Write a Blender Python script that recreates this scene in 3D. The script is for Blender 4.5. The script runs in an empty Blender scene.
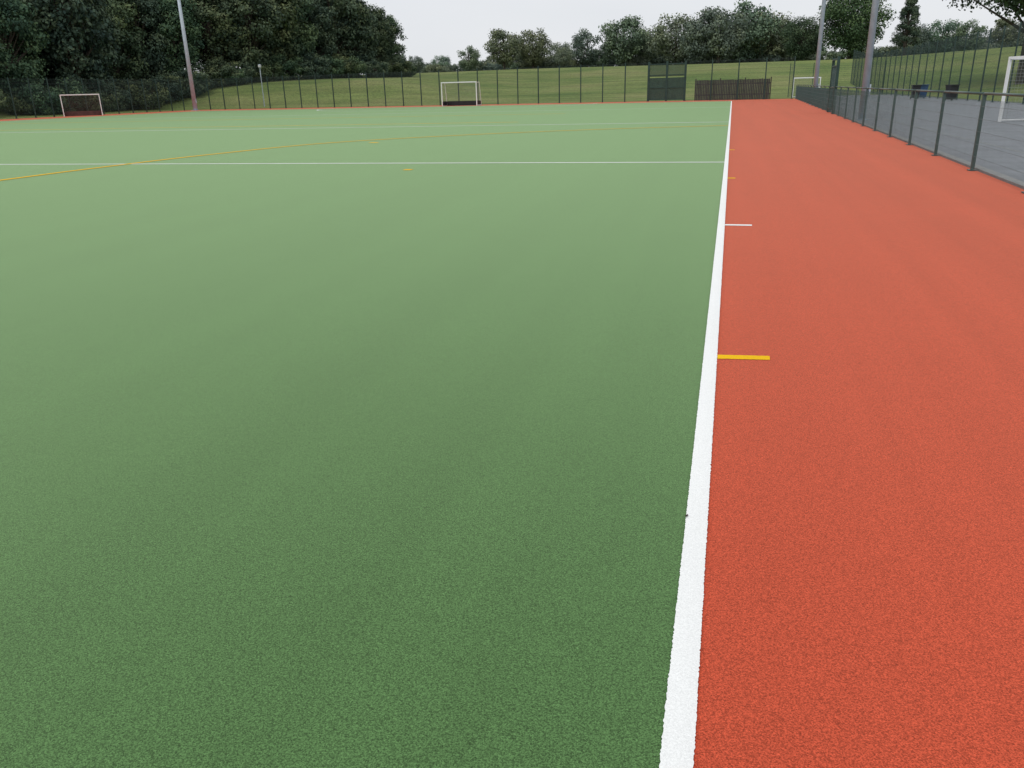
import bpy, math, random
import numpy as np
from mathutils import Matrix, Vector
random.seed(7); rng=np.random.default_rng(7)
sc=bpy.context.scene
col=sc.collection
sc.view_settings.view_transform='Standard'; sc.view_settings.look='None'; sc.view_settings.exposure=0

# ------------------------------------------------------------ materials
def newmat(name):
    m=bpy.data.materials.new(name); m.use_nodes=True
    nt=m.node_tree; b=nt.nodes['Principled BSDF']
    return m,nt,b
def N(nt,t,**k):
    n=nt.nodes.new(t)
    for a,v in k.items(): setattr(n,a,v)
    return n
def ramp(nt,fac,stops):
    r=N(nt,'ShaderNodeValToRGB'); e=r.color_ramp.elements
    e[0].position=stops[0][0]; e[0].color=(*stops[0][1],1)
    e[1].position=stops[-1][0]; e[1].color=(*stops[-1][1],1)
    for p,c in stops[1:-1]:
        q=e.new(p); q.color=(*c,1)
    nt.links.new(fac,r.inputs[0]); return r.outputs[0]
def noise(nt,vec,scale,detail=3,rough=.6,dim='3D'):
    n=N(nt,'ShaderNodeTexNoise'); n.noise_dimensions=dim; n.inputs['Scale'].default_value=scale
    n.inputs['Detail'].default_value=detail; n.inputs['Roughness'].default_value=rough
    nt.links.new(vec,n.inputs['Vector']); return n.outputs[0]
def mul(nt,a,b,fac=1.0,mode='MULTIPLY'):
    m=N(nt,'ShaderNodeMix',data_type='RGBA',blend_type=mode); m.inputs[0].default_value=fac
    nt.links.new(a,m.inputs[6]); nt.links.new(b,m.inputs[7]); return m.outputs[2]
def scalevec(nt,s,rot=0):
    g=N(nt,'ShaderNodeNewGeometry'); mp=N(nt,'ShaderNodeMapping')
    mp.inputs['Scale'].default_value=s; mp.inputs['Rotation'].default_value=(0,0,rot)
    nt.links.new(g.outputs['Position'],mp.inputs[0]); return mp.outputs[0]
def g3(v): return (v,v,v)

def turf(name,c,sheen,tint,contrast=.62,bumpd=.004,srough=.4,bs=.3,cell=340):
    m,nt,b=newmat(name)
    P=scalevec(nt,(1,1,1))
    dark=tuple(x*(1-contrast*.85) for x in c); lite=tuple(min(1,x*(1+contrast*.85)) for x in c)
    vo=N(nt,'ShaderNodeTexVoronoi'); vo.voronoi_dimensions='2D'; vo.feature='F1'; vo.inputs['Scale'].default_value=cell
    nt.links.new(P,vo.inputs['Vector'])
    sp=N(nt,'ShaderNodeSeparateColor'); nt.links.new(vo.outputs['Color'],sp.inputs[0])
    base=ramp(nt,sp.outputs[0],[(0,dark),(.5,c),(1,lite)])
    n1b=noise(nt,scalevec(nt,(1,1,1),.6),170,2,.8,'2D')
    base=mul(nt,base,ramp(nt,n1b,[(.30,g3(1-contrast*.45)),(.70,g3(1+contrast*.45))]))
    n3=noise(nt,P,.7,3,.6,'2D')
    base=mul(nt,base,ramp(nt,n3,[(.3,g3(.98)),(.7,g3(1.02))]))
    s1=noise(nt,scalevec(nt,(1.8,.035,1)),1.0,3,.6,'2D')
    base=mul(nt,base,ramp(nt,s1,[(.32,g3(.955)),(.68,g3(1.045))]))
    nt.links.new(base,b.inputs['Base Color'])
    b.inputs['Roughness'].default_value=.95
    b.inputs['Specular IOR Level'].default_value=.10
    b.inputs['Sheen Weight'].default_value=sheen
    b.inputs['Sheen Roughness'].default_value=srough
    b.inputs['Sheen Tint'].default_value=(*tint,1)
    bp=N(nt,'ShaderNodeBump'); bp.inputs['Strength'].default_value=bs; bp.inputs['Distance'].default_value=bumpd
    nt.links.new(n1b,bp.inputs['Height']); nt.links.new(bp.outputs[0],b.inputs['Normal'])
    return m
M_green=turf('turf_green',(.076,.156,.053),.75,(.73,1,.54))
M_orange=turf('turf_orange',(.52,.081,.039),.40,(1,.55,.38),.48)
M_white=turf('line_white',(.84,.85,.83),.05,(1,1,1),.10,.0015)
M_yellow=turf('line_yellow',(.85,.50,.008),.05,(1,.9,.5),.14,.002)

def simple(name,c,rough=.6,metal=0,var=.25,scale=3,spec=.4):
    m,nt,b=newmat(name)
    P=scalevec(nt,(1,1,1)); n=noise(nt,P,scale,4,.6)
    nt.links.new(ramp(nt,n,[(.3,tuple(x*(1-var) for x in c)),(.7,tuple(min(1,x*(1+var)) for x in c))]),b.inputs['Base Color'])
    b.inputs['Roughness'].default_value=rough; b.inputs['Metallic'].default_value=metal
    b.inputs['Specular IOR Level'].default_value=spec
    return m
M_post=simple('fence_green_paint',(.020,.050,.042),.5)
M_wire=simple('fence_wire_paint',(.035,.06,.057),.6)
M_bar=simple('barrier_paint',(.055,.095,.088),.45)
M_steel=simple('galvanised_steel',(.42,.48,.54),.5,0,.12)
M_dsteel=simple('weathered_steel',(.36,.43,.49),.5,0,.12)
M_wpaint=simple('white_paint',(.78,.79,.79),.4,0,.06)
M_board=simple('goal_board_dark',(.012,.014,.018),.5)
M_net=simple('net_cord',(.30,.31,.30),.9)
M_netd=simple('net_cord_dark',(.10,.075,.065),.9)
M_brown=simple('timber_panels',(.060,.058,.058),.8)
M_rust=simple('red_brown_board',(.10,.05,.045),.8)
M_asph=simple('court_asphalt',(.25,.265,.285),.85,0,.12,1.2,.3)
M_conc=simple('concrete_edge',(.33,.33,.32),.9,0,.15,6)
M_bark=simple('bark',(.06,.05,.04),.9,0,.4,6)
M_blue=simple('bin_blue',(.03,.07,.14),.5)
M_bin=simple('bin_dark',(.02,.022,.025),.5)
M_leafdebris=simple('dead_leaf',(.05,.035,.03),.9)
M_glass=simple('lamp_glass',(.6,.62,.62),.3)

m,nt,b=newmat('park_grass')
P=scalevec(nt,(1,1,1))
base=ramp(nt,noise(nt,P,.06,4,.6),[(.3,(.105,.165,.045)),(.5,(.170,.215,.068)),(.7,(.24,.25,.10))])
base=mul(nt,base,ramp(nt,noise(nt,P,2.5,4,.7),[(.3,g3(.66)),(.7,g3(1.32))]))
base=mul(nt,base,ramp(nt,noise(nt,scalevec(nt,(.03,.3,1),.12),1,3,.6),[(.35,g3(.88)),(.65,g3(1.12))]))
nt.links.new(base,b.inputs['Base Color']); b.inputs['Roughness'].default_value=.95; b.inputs['Specular IOR Level'].default_value=.1
M_grass=m

def leafmat(name,c1,c2,c3):
    m,nt,b=newmat(name)
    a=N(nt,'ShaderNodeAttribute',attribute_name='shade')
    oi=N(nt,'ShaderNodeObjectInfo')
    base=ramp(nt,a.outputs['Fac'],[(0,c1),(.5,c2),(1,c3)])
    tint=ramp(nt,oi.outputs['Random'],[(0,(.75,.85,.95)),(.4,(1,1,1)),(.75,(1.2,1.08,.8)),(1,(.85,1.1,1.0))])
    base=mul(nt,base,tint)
    nt.links.new(base,b.inputs['Base Color']); b.inputs['Roughness'].default_value=.7; b.inputs['Specular IOR Level'].default_value=.2
    return m
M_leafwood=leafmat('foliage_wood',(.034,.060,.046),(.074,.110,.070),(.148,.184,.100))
M_leafhaze=leafmat('foliage_far_hazed',(.085,.115,.100),(.138,.178,.136),(.21,.25,.17))  # distance haze painted into the leaf colours: paler and bluer
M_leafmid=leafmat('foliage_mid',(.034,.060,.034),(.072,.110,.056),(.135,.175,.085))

# ------------------------------------------------------------ mesh helper
class MB:
    def __init__(s): s.v=[]; s.f=[]
    def box(s,c,sz,rz=0):
        i=len(s.v); ca,sa=math.cos(rz),math.sin(rz)
        for dz in(-.5,.5):
            for dx,dy in((-.5,-.5),(.5,-.5),(.5,.5),(-.5,.5)):
                x,y=dx*sz[0],dy*sz[1]
                s.v.append((c[0]+x*ca-y*sa,c[1]+x*sa+y*ca,c[2]+dz*sz[2]))
        for q in((3,2,1,0),(4,5,6,7),(0,1,5,4),(1,2,6,5),(2,3,7,6),(3,0,4,7)): s.f.append(tuple(i+k for k in q))
    def tube(s,p0,p1,r0,r1=None,n=8,caps=True):
        r1=r0 if r1 is None else r1
        p0=Vector(p0);p1=Vector(p1);d=(p1-p0).normalized()
        a=d.orthogonal().normalized();b=d.cross(a); i=len(s.v)
        for p,r in((p0,r0),(p1,r1)):
            for k in range(n):
                t=2*math.pi*(k+.5)/n; s.v.append(tuple(p+a*math.cos(t)*r+b*math.sin(t)*r))
        for k in range(n): s.f.append((i+k,i+(k+1)%n,i+n+(k+1)%n,i+n+k))
        if caps:
            s.f.append(tuple(i+k for k in range(n-1,-1,-1))); s.f.append(tuple(i+n+k for k in range(n)))
    def poly(s,pts):
        i=len(s.v); s.v+= [tuple(p) for p in pts]; s.f.append(tuple(range(i,i+len(pts))))
    def obj(s,name,mat,parent=None,smooth=False):
        me=bpy.data.meshes.new(name); me.from_pydata(s.v,[],s.f); me.update()
        if mat: me.materials.append(mat)
        if smooth:
            for p in me.polygons: p.use_smooth=True
        o=bpy.data.objects.new(name,me); col.objects.link(o)
        if parent: o.parent=parent
        return o
def empty(name,loc=(0,0,0),rz=0):
    e=bpy.data.objects.new(name,None); e.location=loc; e.rotation_euler[2]=rz; col.objects.link(e); return e

# ------------------------------------------------------------ terrain
def sm(x,a,b):
    t=np.clip((x-a)/(b-a),0,1); return t*t*(3-2*t)
def hgt(x,y):
    x=np.asarray(x,float); y=np.asarray(y,float)
    z=5.9*sm(y,99,200)+1.0*sm(y,200,330)
    z=z+2.2*sm(-x,75,110)*(1-sm(y,130,200))
    z=z+2.6*sm(y,101,122)*sm(-x,32,56)*(1-sm(y,125,175))
    z=z+3.0*sm(x,19,60)*(1-sm(y,150,220))
    z=z+.35*np.sin(x*.06+1)*np.sin(y*.05)*sm(y,105,140)
    return z-.05
def axis(lo,hi,step,far):
    a=list(np.arange(lo,hi+step,step)); d=step
    L=[];v=lo
    while v>-far: d*=1.35; v-=d; L.append(v)
    d=step;v=a[-1];R=[]
    while v<far: d*=1.35; v+=d; R.append(v)
    return np.array(L[::-1]+a+R)
xs=axis(-160,120,2.5,2500); ys=axis(-20,260,2.5,2500)
X,Y=np.meshgrid(xs,ys); Z=hgt(X,Y)
me=bpy.data.meshes.new('ground'); nx=len(xs);ny=len(ys)
vs=np.stack([X,Y,Z],-1).reshape(-1,3)
fs=[(j*nx+i,j*nx+i+1,(j+1)*nx+i+1,(j+1)*nx+i) for j in range(ny-1) for i in range(nx-1)]
me.from_pydata(vs.tolist(),[],fs); me.materials.append(M_grass)
for p in me.polygons:p.use_smooth=True
col.objects.link(bpy.data.objects.new('ground',me))

# pitch sheets ------------------------------------------------
def bl(x): return 81.2-.125*x      # far back line
def fl(x): return 87.0-.15*x      # far fence
def bx(y): return 4.0+.026*(y-12.7)   # barrier base line
XL=-61.8; XF=-68.0
mb=MB(); mb.poly([(XF-.3,-14,0),(bx(-14)+.1,-14,0),(bx(87)+.1,86.8,0),(XF-.3,fl(XF)+.3,0)]); mb.obj('run_off_turf',M_orange)
mb=MB(); mb.poly([(XL,-10,.004),(0,-10,.004),(0,bl(0),.004),(XL,bl(XL),.004)]); mb.obj('green_turf_pitch',M_green)
def strip_y(x0,x1,y0,y1,z,jit=.0010,near=14,step=.006):
    m=MB(); ysl=[];y=y0
    while y<y1:
        ysl.append(y); y+= step if .5<y<near else 1.0
    ysl.append(y1)
    for y in ysl:
        k=jit if y<near+1 else 0
        m.v.append((x0+random.gauss(0,k),y,z)); m.v.append((x1+random.gauss(0,k),y,z))
    for i in range(len(ysl)-1): m.f.append((2*i,2*i+1,2*i+3,2*i+2))
    return m
strip_y(-.039,.039,-10,bl(0),.007).obj('white_touchline',M_white)
def strip_x(x0,x1,yf,w,z,jit=.001,step=.006):
    m=MB(); n=max(2,int((x1-x0)/step)); n=min(n,400)
    for i in range(n+1):
        x=x0+(x1-x0)*i/n
        m.v.append((x,yf(x)-w/2+random.gauss(0,jit),z)); m.v.append((x,yf(x)+w/2+random.gauss(0,jit),z))
    for i in range(n): m.f.append((2*i,2*i+2,2*i+3,2*i+1))
    return m
strip_x(XL,-.04,lambda x:17.4,.11,.008).obj('white_cross_line',M_white)
strip_x(XL,-.04,lambda x:36.4,.15,.008).obj('white_centre_line',M_white)
strip_x(XL,-.04,lambda x:60,.15,.008).obj('white_far_line',M_white)
strip_x(XL,-.04,lambda x:bl(x)-.05,.15,.008).obj('white_back_line',M_white)
strip_x(.04,.335,lambda x:4.60+.1*x,.074,.003).obj('yellow_mark',M_yellow)
strip_x(.04,.335,lambda x:9.44,.085,.003).obj('white_mark',M_white)
strip_x(.04,.17,lambda x:14.4,.12,.003).obj('yellow_mark',M_yellow)
strip_x(.04,.17,lambda x:20.8,.14,.003).obj('yellow_mark',M_yellow)
strip_x(-6.42,-6.24,lambda x:15.88,.20,.008).obj('yellow_spot',M_yellow)
strip_x(-11.2,-10.9,lambda x:24.9,.25,.008).obj('yellow_spot',M_yellow)
strip_x(-58,-10,lambda x:39.8,.18,.008).obj('yellow_cross_line',M_yellow)
strip_x(-58,-10,lambda x:52.0,.18,.008).obj('yellow_cross_line',M_yellow)
def poly_line(pts,w,z,mat,name):
    P=[Vector(p) for p in pts]; out=[]
    P=[P[0]*2-P[1]]+P+[P[-1]*2-P[-2]]
    for i in range(1,len(P)-2):
        for k in range(12):
            t=k/12
            out.append(.5*((2*P[i])+(-P[i-1]+P[i+1])*t+(2*P[i-1]-5*P[i]+4*P[i+1]-P[i+2])*t*t+(-P[i-1]+3*P[i]-3*P[i+1]+P[i+2])*t**3))
    out.append(P[-2]); m=MB()
    for i,p in enumerate(out):
        d=(out[min(i+1,len(out)-1)]-out[max(i-1,0)]).normalized(); n=Vector((-d.y,d.x))*w/2
        m.v.append((p.x+n.x,p.y+n.y,z)); m.v.append((p.x-n.x,p.y-n.y,z))
    for i in range(len(out)-1): m.f.append((2*i,2*i+1,2*i+3,2*i+2))
    m.obj(name,mat)
poly_line([(-14.4,-6),(-14.4,5),(-14.42,13.6),(-14.35,16.5),(-13.95,20.2),(-12.6,25),(-8.8,29),(-4.5,31.6),(-.04,33.2)],.15,.012,M_yellow,'yellow_curved_line')
gc=Vector((-27.8,84.6))
poly_line([(gc.x+math.cos(a)*15,gc.y+math.sin(a)*15-.1*math.cos(a)*15) for a in np.linspace(math.pi*1.0,math.pi*2,18)],.14,.012,M_white,'shooting_circle_line')
m=MB(); m.v=[(-.043,2.665,.012),(-.038,2.659,.011),(-.031,2.667,.013),(-.033,2.675,.015),(-.040,2.674,.011)]; m.f=[(0,1,2,3,4)]; m.obj('fallen_leaf',M_leafdebris)

mb=MB(); mb.poly([(bx(-14)+.28,-14,-.006),(17,-14,-.006),(17,100,-.006),(bx(100)+.28,100,-.006)]); mb.obj('asphalt_court',M_asph)
mb=MB()
for k in range(100):
    y=-14+k; mb.box((bx(y+.5)+.19,y+.5,0.0),(.16,.992,.06),-.026)
mb.obj('concrete_edging',M_conc)
mb=MB(); 
mb.poly([(6.0,-14,-.002),(6.05,-14,-.002),(6.05,98,-.002),(6.0,98,-.002)]); mb.obj('court_marking',M_net)

# ------------------------------------------------------------ fences
def fence(name,p0,p1,H,post_sp,matp,matw,sp=.05,hs=.2,postw=.07,wr=.0028,rail=False,wz0=.05,railr=.024,base=None):
    e=empty(name); p0=Vector(p0);p1=Vector(p1);L=(p1-p0).length;d=(p1-p0)/L;ang=math.atan2(d.y,d.x)
    def gz(p): return 0 if base is None else float(base(p.x,p.y))
    P=MB(); n=max(1,round(L/post_sp))
    for i in range(n+1):
        p=p0+d*(L*i/n); z=gz(p); P.box((p.x,p.y,z+H/2+.01),(postw,postw*.8,H+.06),ang)
        P.box((p.x,p.y,z+H+.05),(postw*1.2,postw,.02),ang)
        P.box((p.x,p.y,z+.008),(postw*2.2,postw*2,.016),ang)
    P.obj('posts',matp,e)
    Wm=MB(); nrm=Vector((-d.y,d.x))*.045
    nn=int(L/sp)
    for i in range(nn):
        p=p0+d*(i+.5)*sp+nrm; z=gz(p); j=len(Wm.v)
        for zz in(z+wz0,z+H-.02):
            for dx,dy in((-wr,-wr),(wr,-wr),(wr,wr),(-wr,wr)):
                Wm.v.append((p.x+dx*d.x-dy*d.y,p.y+dx*d.y+dy*d.x,zz))
        for q in((0,1,5,4),(1,2,6,5),(2,3,7,6),(3,0,4,7)): Wm.f.append(tuple(j+k for k in q))
    nz=int((H-.07)/hs); 
    for k in range(nz+1):
        for i in range(n):
            a=p0+d*(L*i/n)+nrm*1.2; b2=p0+d*(L*(i+1)/n)+nrm*1.2
            Wm.tube((a.x,a.y,gz(a)+wz0+k*hs),(b2.x,b2.y,gz(b2)+wz0+k*hs),wr*1.4,n=4,caps=False)
    Wm.obj('wire_mesh',matw,e)
    if rail:
        R=MB()
        for i in range(n):
            a=p0+d*(L*i/n); b2=p0+d*(L*(i+1)/n)
            R.tube((a.x,a.y,gz(a)+H+.075),(b2.x,b2.y,gz(b2)+H+.075),railr)
        R.obj('top_rail',matp,e,True)
    return e
fence('spectator_barrier',(bx(3)+.02,3.08),(bx(85)+.02,85.0),1.17,3.2,M_bar,M_bar,rail=True,postw=.065,wr=.0017,railr=.022,hs=.2)
gx0,gx1=-8.3,-4.7
fence('perimeter_fence',(XF,fl(XF)),(gx0-.1,fl(gx0)),3.75,2.45,M_post,M_wire,wr=.0034,postw=.10,hs=.4)
fence('perimeter_fence',(gx1+.1,fl(gx1)),(5.6,fl(5.6)),3.75,2.45,M_post,M_wire,wr=.0034,postw=.10,hs=.4)
fence('perimeter_fence',(XF,10),(XF,fl(XF)-.1),3.75,2.45,M_post,M_wire,wr=.0034,postw=.10,hs=.4,sp=.1)
fence('court_fence',(16,24),(16,128),4.4,3.0,M_post,M_wire,wr=.0034,hs=.4,sp=.1,postw=.09,base=lambda x,y:max(0,float(hgt(x,y))))
fence('court_end_fence',(6.1,100.2),(15.9,100.2),3.4,2.45,M_post,M_wire,wr=.0035)
ge=empty('pitch_gate')
G=MB()
for x in(gx0,(gx0+gx1)/2-.04,(gx0+gx1)/2+.04,gx1): G.box((x,fl(x),1.9),(.12,.10,3.8))
for z in(.15,1.3,2.5,3.55):
    for a,b2 in((gx0,(gx0+gx1)/2-.04),((gx0+gx1)/2+.04,gx1)):
        G.box(((a+b2)/2,fl((a+b2)/2),z),(b2-a-.1,.05,.09),-.15)
G.obj('frame',M_post,ge)
G=MB()
x=gx0+.06
while x<gx1-.05:
    G.box((x,fl(x)+.05,1.2),(.055,.02,2.1)); G.box((x,fl(x)+.05,2.95),(.042,.02,1.2)); x+=.06
G.obj('vertical_bars',M_post,ge)
he=empty('timber_hoarding')
G=MB(); x=-3.6; 
while x<3.5:
    G.box((x,fl(x)+.45,.95+random.uniform(-.02,.02)),(.14,.03,1.9),-.15); x+=.16
G.obj('boards',M_brown,he)
G=MB()
for z in(.5,1.5): G.box((0,fl(0)+.50,z),(7.2,.05,.1),-.15)
for k in range(4): 
    x=-3.6+k*2.4; G.box((x,fl(x)+.58,1.0),(.1,.1,2.1))
G.obj('rails',M_bark,he)
te=empty('barrier_gate'); G=MB()
for y in(43.6,46.4): G.box((bx(y)+.02,y,1.3),(.13,.13,2.6))
G.box((bx(45)+.02,45,2.5),(.08,2.7,.08),-.0)
for y in(43.8,46.2): G.box((bx(y)+.02,y,1.2),(.05,.05,2.3))
G.obj('posts',M_post,te)
G=MB()
for z in(.2,1.2,2.2): G.box((bx(45)+.02,45,z),(.05,2.3,.05))
for k in range(24): G.box((bx(45)+.02,43.9+k*.1,1.2),(.01,.012,2.0))
G.obj('leaf',M_bar,te)

# ------------------------------------------------------------ goals
def goal(name,loc,rz,w,h,depth,mat,netmat,boards=None,top_d=.9,t=.0035):
    e=empty(name,loc,rz); F=MB(); r=.045
    for s in(-1,1):
        F.box((s*w/2,0,h/2),(.08,.08,h)); F.tube((s*w/2,.04,h-.04),(s*w/2,top_d,h-.04),.025)
        F.tube((s*w/2,top_d,h-.04),(s*w/2,depth,.04),.025); F.tube((s*w/2,.04,.05),(s*w/2,depth,.05),.03)
    F.box((0,0,h+.002),(w+.08,.085,.085)); F.tube((-w/2,top_d,h-.04),(w/2,top_d,h-.04),.025); F.tube((-w/2,depth,.05),(w/2,depth,.05),.03)
    F.obj('frame',mat,e)
    Nn=MB(); s=.12
    k=-w/2
    while k<=w/2+.01:
        Nn.tube((k,top_d,h-.04),(k,depth,.05),t,n=4,caps=False); Nn.tube((k,.03,h-.01),(k,top_d,h-.04),t,n=4,caps=False); k+=s
    q=0
    while q<=1: 
        y=top_d+(depth-top_d)*q; z=h-.04+(.09-h)*q; Nn.tube((-w/2,y,z),(w/2,y,z),t,n=4,caps=False)
        for sd in(-1,1): Nn.tube((sd*w/2,.03,z),(sd*w/2,y,z),t,n=4,caps=False)
        q+=s/h
    for yy in np.arange(.12,depth,s):
        zt=h-.04 if yy<top_d else h-.04-(yy-top_d)/(depth-top_d)*(h-.09)
        for sd in(-1,1): Nn.tube((sd*w/2,yy,.05),(sd*w/2,yy,zt),t,n=4,caps=False)
    Nn.obj('net',netmat,e)
    if boards:
        B=MB(); B.box((0,depth-.1,.24),(w-.1,.03,.46))
        for sd in(-1,1): B.box((sd*(w/2-.01),depth/2,.24),(.03,depth-.2,.46))
        B.obj('backboards',boards,e)
    return e
goal('hockey_goal',(-27.9,85.6,.012),-.08,3.95,2.35,1.3,M_wpaint,M_net,M_board)
goal('hockey_goal',(-65.6,74.3,.012),.72,3.6,2.1,1.3,M_wpaint,M_netd,M_rust,t=.008)
goal('football_goal',(9.9,31.5,0),-1.2,3.6,2.1,1.0,M_wpaint,M_net)
goal('football_goal',(7.4,93,0),-.1,2.6,1.9,1.0,M_wpaint,M_net)

# ------------------------------------------------------------ poles
def pole(name,x,y,r,H,mat):
    e=empty(name,(x,y,float(max(0,hgt(x,y))))); F=MB()
    F.tube((0,0,0),(0,0,.03),r*2.1,n=8); 
    F.tube((0,0,.03),(0,0,H),r,r*.62,n=20)
    F.obj('column',mat,e,True)
    F=MB(); F.box((0,0,H),(3,.1,.12),.4)
    for k in(-1.2,0,1.2): F.box((k*math.cos(.4),k*math.sin(.4)-.2,H+.3),(.6,.25,.45),.4)
    F.box((r*.9+.04,0,1.1),(.06,.16,.5)); F.obj('floodlights',M_dsteel,e)
pole('floodlight_pole',-65.7,93.7,.27,15,M_steel)
pole('floodlight_pole',5.14,36.4,.14,15,M_dsteel)
pole('floodlight_pole',5.53,62,.15,15,M_dsteel)
e=empty('street_lamp',(-62,104,float(hgt(-62,104)))); F=MB(); F.tube((0,0,0),(0,0,4.9),.07,.05,n=8); F.obj('column',M_steel,e)
F=MB(); F.tube((0,0,4.9),(0,0,5.05),.12,.2,n=10); F.tube((0,0,5.3),(0,0,5.4),.24,.06,n=10); F.obj('hood',M_dsteel,e)
F=MB(); F.tube((0,0,5.05),(0,0,5.3),.2,.22,n=10); F.obj('lantern',M_glass,e)
for i,(x,y,mt) in enumerate(((14.2,74,M_bin),(14.9,75,M_blue),(15.0,66,M_bin))):
    e=empty('wheeled_bin',(x,y,0),.2*i); B=MB(); j=0
    w0,w1=.24,.30
    B.v=[(-w0,-w0,.08),(w0,-w0,.08),(w0,w0,.08),(-w0,w0,.08),(-w1,-w1,1.0),(w1,-w1,1.0),(w1,w1,1.0),(-w1,w1,1.0)]
    B.f=[(3,2,1,0),(4,5,6,7),(0,1,5,4),(1,2,6,5),(2,3,7,6),(3,0,4,7)]; B.obj('body',mt,e)
    B=MB(); B.box((0,-.02,1.035),(.66,.7,.06)); B.tube((-.28,.33,1.0),(.28,.33,1.0),.02); B.obj('lid',mt,e)
    B=MB(); B.tube((-.3,.22,.1),(-.24,.22,.1),.1,n=12);B.tube((.24,.22,.1),(.3,.22,.1),.1,n=12); B.obj('wheels',M_board,e)

# ------------------------------------------------------------ trees
def crown_mesh(name,seed,h,rx,mat,nclump=60,nleaf=130,leaf=.34,conifer=False,low=.12):
    r=np.random.default_rng(seed)
    V=[];S=[]
    tb=MB()
    cz=h*(low+1)/2; rz=h*(1-low)/2
    tips=[]
    for k in range(nclump):
        if conifer:
            t=r.random()**.8; z=h*(.1+.9*t); rad=rx*(1-t)*(.75+.35*r.random())+.1; a=r.random()*6.283
            c=np.array([math.cos(a)*rad,math.sin(a)*rad,z-.15*rad]); cr=(.45+.8*(1-t))*r.uniform(.7,1.2)*rx/3
        else:
            d=r.normal(size=3); d/=np.linalg.norm(d); rr=r.uniform(.45,1.0)**.5
            c=np.array([d[0]*rx*rr,d[1]*rx*rr,cz+d[2]*rz*rr]); 
            if c[2]<cz: c[:2]*=.9
            cr=rx*r.uniform(.20,.36)
            c[:2]*=(1-cr/rx*.5); c[2]=cz+(c[2]-cz)*(1-cr/rz*.5)
        tips.append((c,cr))
        n=int(nleaf*(cr/(rx*.28))**2) if not conifer else nleaf
        d=r.normal(size=(n,3)); d/=np.linalg.norm(d,axis=1)[:,None]
        rad=cr*(r.random(n)**.35)*r.uniform(.8,1.2,n)
        p=c+d*rad[:,None]*np.array([1,1,.72])
        nm=d+r.normal(size=(n,3))*.6+np.array([0,0,.35]); nm/=np.linalg.norm(nm,axis=1)[:,None]
        u=np.cross(nm,r.normal(size=(n,3))); u/=np.linalg.norm(u,axis=1)[:,None]; w=np.cross(nm,u)
        s=(leaf*r.uniform(.5,1.25,n))[:,None]
        q=np.stack([p-u*s*.5,p-w*s*.32,p+u*s*.5,p+w*s*.34],1)
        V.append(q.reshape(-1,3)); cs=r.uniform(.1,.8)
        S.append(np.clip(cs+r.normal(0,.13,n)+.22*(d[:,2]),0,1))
    V=np.concatenate(V); S=np.concatenate(S); nq=len(S)
    tr=h*.022+.05
    tb.tube((0,0,-.5),(0,0,h*.45),tr*1.25,tr*.8,n=8,caps=False)
    tb.tube((0,0,h*.45),(0,0,h*.85),tr*.8,tr*.15,n=6,caps=False)
    for c,cr in tips[::3]:
        z0=max(h*.15,min(h*.6,c[2]*.55)); tb.tube((0,0,z0),tuple(c),tr*.4,tr*.1,n=5,caps=False)
    nv=len(V); tv=np.array(tb.v); 
    verts=np.concatenate([V,tv]); faces=np.arange(nq*4).reshape(-1,4).tolist()+[tuple(i+nv for i in f) for f in tb.f]
    me=bpy.data.meshes.new(name); me.from_pydata(verts.tolist(),[],faces)
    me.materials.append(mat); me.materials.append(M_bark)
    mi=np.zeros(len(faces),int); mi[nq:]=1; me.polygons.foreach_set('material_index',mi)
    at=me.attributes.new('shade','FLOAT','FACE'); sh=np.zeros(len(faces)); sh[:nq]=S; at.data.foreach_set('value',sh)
    me.update(); return me
def inst(name,me,x,y,s,parent=None,zs=1,rot=None,dz=0):
    o=bpy.data.objects.new(name,me); o.location=(x,y,float(hgt(x,y))+dz); o.scale=(s,s,s*zs)
    o.rotation_euler[2]=random.uniform(0,6.28) if rot is None else rot
    col.objects.link(o); 
    if parent: o.parent=parent
    return o
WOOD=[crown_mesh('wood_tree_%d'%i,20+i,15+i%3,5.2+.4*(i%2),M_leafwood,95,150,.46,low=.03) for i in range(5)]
FAR=[crown_mesh('far_tree_%d'%i,50+i,9,4.6+.5*(i%3),M_leafhaze,60,120,.42,low=.02) for i in range(4)]
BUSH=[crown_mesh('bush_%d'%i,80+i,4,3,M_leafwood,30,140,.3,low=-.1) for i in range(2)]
FBUSH=[crown_mesh('far_bush_%d'%i,90+i,3.6,4,M_leafhaze,30,130,.4,low=-.2) for i in range(2)]
we=empty('woodland')
edge=[(-86,30),(-84,60),(-84,85),(-86,105),(-83,120),(-76,135),(-72,150),(-69,165)]
def along(t):
    k=t*(len(edge)-1); i=min(int(k),len(edge)-2); f=k-i
    return edge[i][0]*(1-f)+edge[i+1][0]*f, edge[i][1]*(1-f)+edge[i+1][1]*f
n=0
for row in range(3):
    for k in range(21):
        t=(k+random.uniform(-.3,.3))/20; t=min(max(t,0),1)
        x,y=along(t); off=row*8+random.uniform(-1.8,1.8)
        ti=min(max((k-8)/12,0),1); nxv,nyv=-math.cos(ti*.9),math.sin(ti*.9)
        x+=nxv*off;y+=nyv*off
        s=random.uniform(.82,1.15)*(1+.06*row)
        if k>=19: s*=.8
        inst('tree',WOOD[n%5],x,y,s,we,random.uniform(.9,1.2)); n+=1
for k in range(60):
    t=k/59; x,y=along(t); inst('bush',BUSH[k%2],x+random.uniform(3,6.5),y+random.uniform(-2,2),random.uniform(.6,1.1),we)
te2=empty('distant_tree_line')
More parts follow.
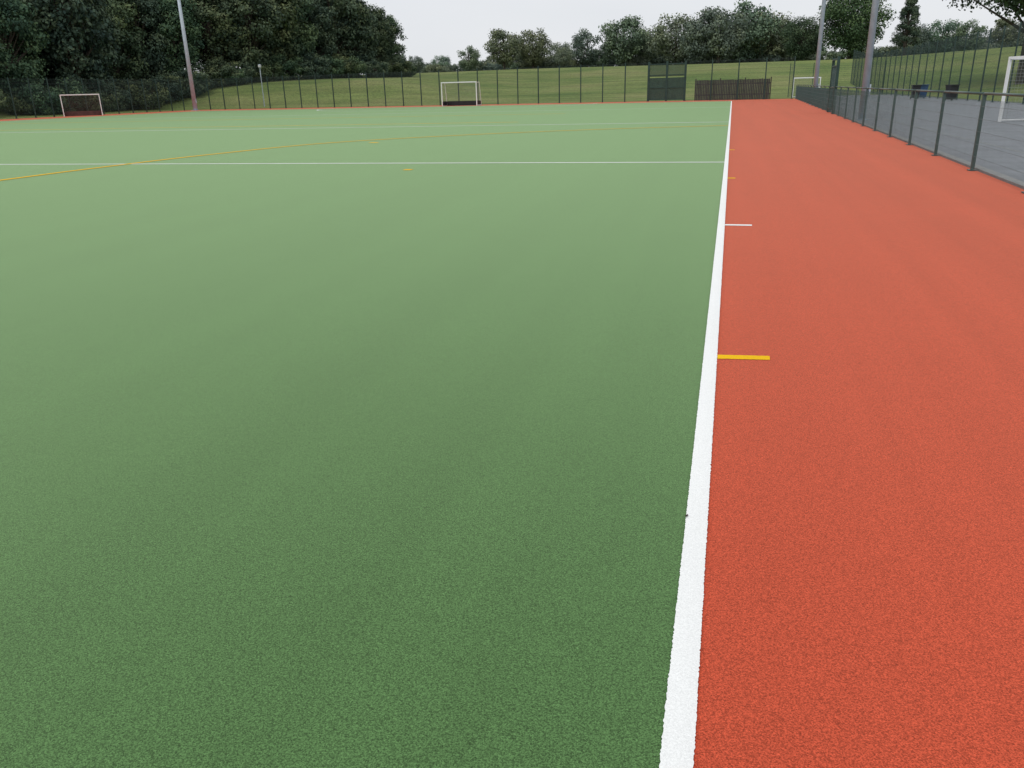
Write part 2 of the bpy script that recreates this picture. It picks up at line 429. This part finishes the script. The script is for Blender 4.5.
tops=[(-84,9),(-76,10),(-69,9.8),(-62,11.5),(-53.5,15.2),(-46.5,15.0),(-39,10.5),(-33.5,14.0),(-25.5,16.8),(-19,14.4),(-13,16.6),(-8,15.2),(-3.5,17.8),(2.5,18.6),(7,16),(11,13.5),(15,12.5),(36,12.5),(42,13),(48,12.5),(54,13),(62,14),(70,14),(78,14),(88,14)]
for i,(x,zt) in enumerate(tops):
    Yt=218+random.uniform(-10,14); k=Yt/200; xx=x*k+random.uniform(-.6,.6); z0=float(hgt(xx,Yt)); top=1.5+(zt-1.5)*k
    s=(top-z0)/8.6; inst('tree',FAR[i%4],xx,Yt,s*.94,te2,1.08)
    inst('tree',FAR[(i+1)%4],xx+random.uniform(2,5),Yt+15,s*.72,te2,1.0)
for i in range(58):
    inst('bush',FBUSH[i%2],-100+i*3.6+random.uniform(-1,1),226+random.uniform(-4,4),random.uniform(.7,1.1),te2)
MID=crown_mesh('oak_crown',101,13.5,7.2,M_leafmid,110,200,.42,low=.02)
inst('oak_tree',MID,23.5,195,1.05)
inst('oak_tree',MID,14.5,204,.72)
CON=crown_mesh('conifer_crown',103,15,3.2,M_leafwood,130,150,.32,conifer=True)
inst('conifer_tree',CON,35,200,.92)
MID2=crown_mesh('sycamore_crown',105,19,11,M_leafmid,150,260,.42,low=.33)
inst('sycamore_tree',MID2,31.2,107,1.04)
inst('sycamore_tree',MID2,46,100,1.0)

# ------------------------------------------------------------ light
w=bpy.data.worlds.new("World"); sc.world=w; w.use_nodes=True; nt=w.node_tree; nt.nodes.clear()
out=N(nt,'ShaderNodeOutputWorld'); sky=N(nt,'ShaderNodeTexSky'); sky.sky_type='NISHITA'; sky.sun_disc=False
el,az=math.radians(52),math.radians(200)
sky.sun_elevation=el; sky.sun_rotation=az
b1=N(nt,'ShaderNodeBackground'); b1.inputs[1].default_value=.06; nt.links.new(sky.outputs[0],b1.inputs[0])
tc=N(nt,'ShaderNodeTexCoord'); mp=N(nt,'ShaderNodeMapping'); mp.inputs['Scale'].default_value=(1,1,3.5); nt.links.new(tc.outputs['Generated'],mp.inputs[0])
cl=ramp(nt,noise(nt,mp.outputs[0],1.6,4,.5),[(.3,(.70,.725,.77)),(.7,(.80,.81,.835))])
b2=N(nt,'ShaderNodeBackground'); b2.inputs[1].default_value=1.12; nt.links.new(cl,b2.inputs[0])
mx=N(nt,'ShaderNodeMixShader'); mx.inputs[0].default_value=.88; nt.links.new(b1.outputs[0],mx.inputs[1]); nt.links.new(b2.outputs[0],mx.inputs[2]); nt.links.new(mx.outputs[0],out.inputs[0])
sd=bpy.data.lights.new('sun','SUN'); sd.energy=1.15; sd.angle=math.radians(25); sd.color=(1,.97,.93)
so=bpy.data.objects.new('sun',sd); col.objects.link(so)
dirv=Vector((math.sin(az)*math.cos(el),math.cos(az)*math.cos(el),math.sin(el)))
so.rotation_euler=dirv.to_track_quat('Z','Y').to_euler(); so.location=(0,0,40)

# ------------------------------------------------------------ camera
cd=bpy.data.cameras.new("camera");cam=bpy.data.objects.new("camera",cd);col.objects.link(cam)
cam.matrix_world=Matrix.Translation((0.026,0,1.5))@Matrix.Rotation(math.radians(15.02),4,'Z')@Matrix.Rotation(math.radians(90-20.2),4,'X')@Matrix.Rotation(math.radians(-1.5),4,'Z')
cd.lens=28.125; cd.sensor_width=36; cd.clip_start=.05; cd.clip_end=6000; sc.camera=cam
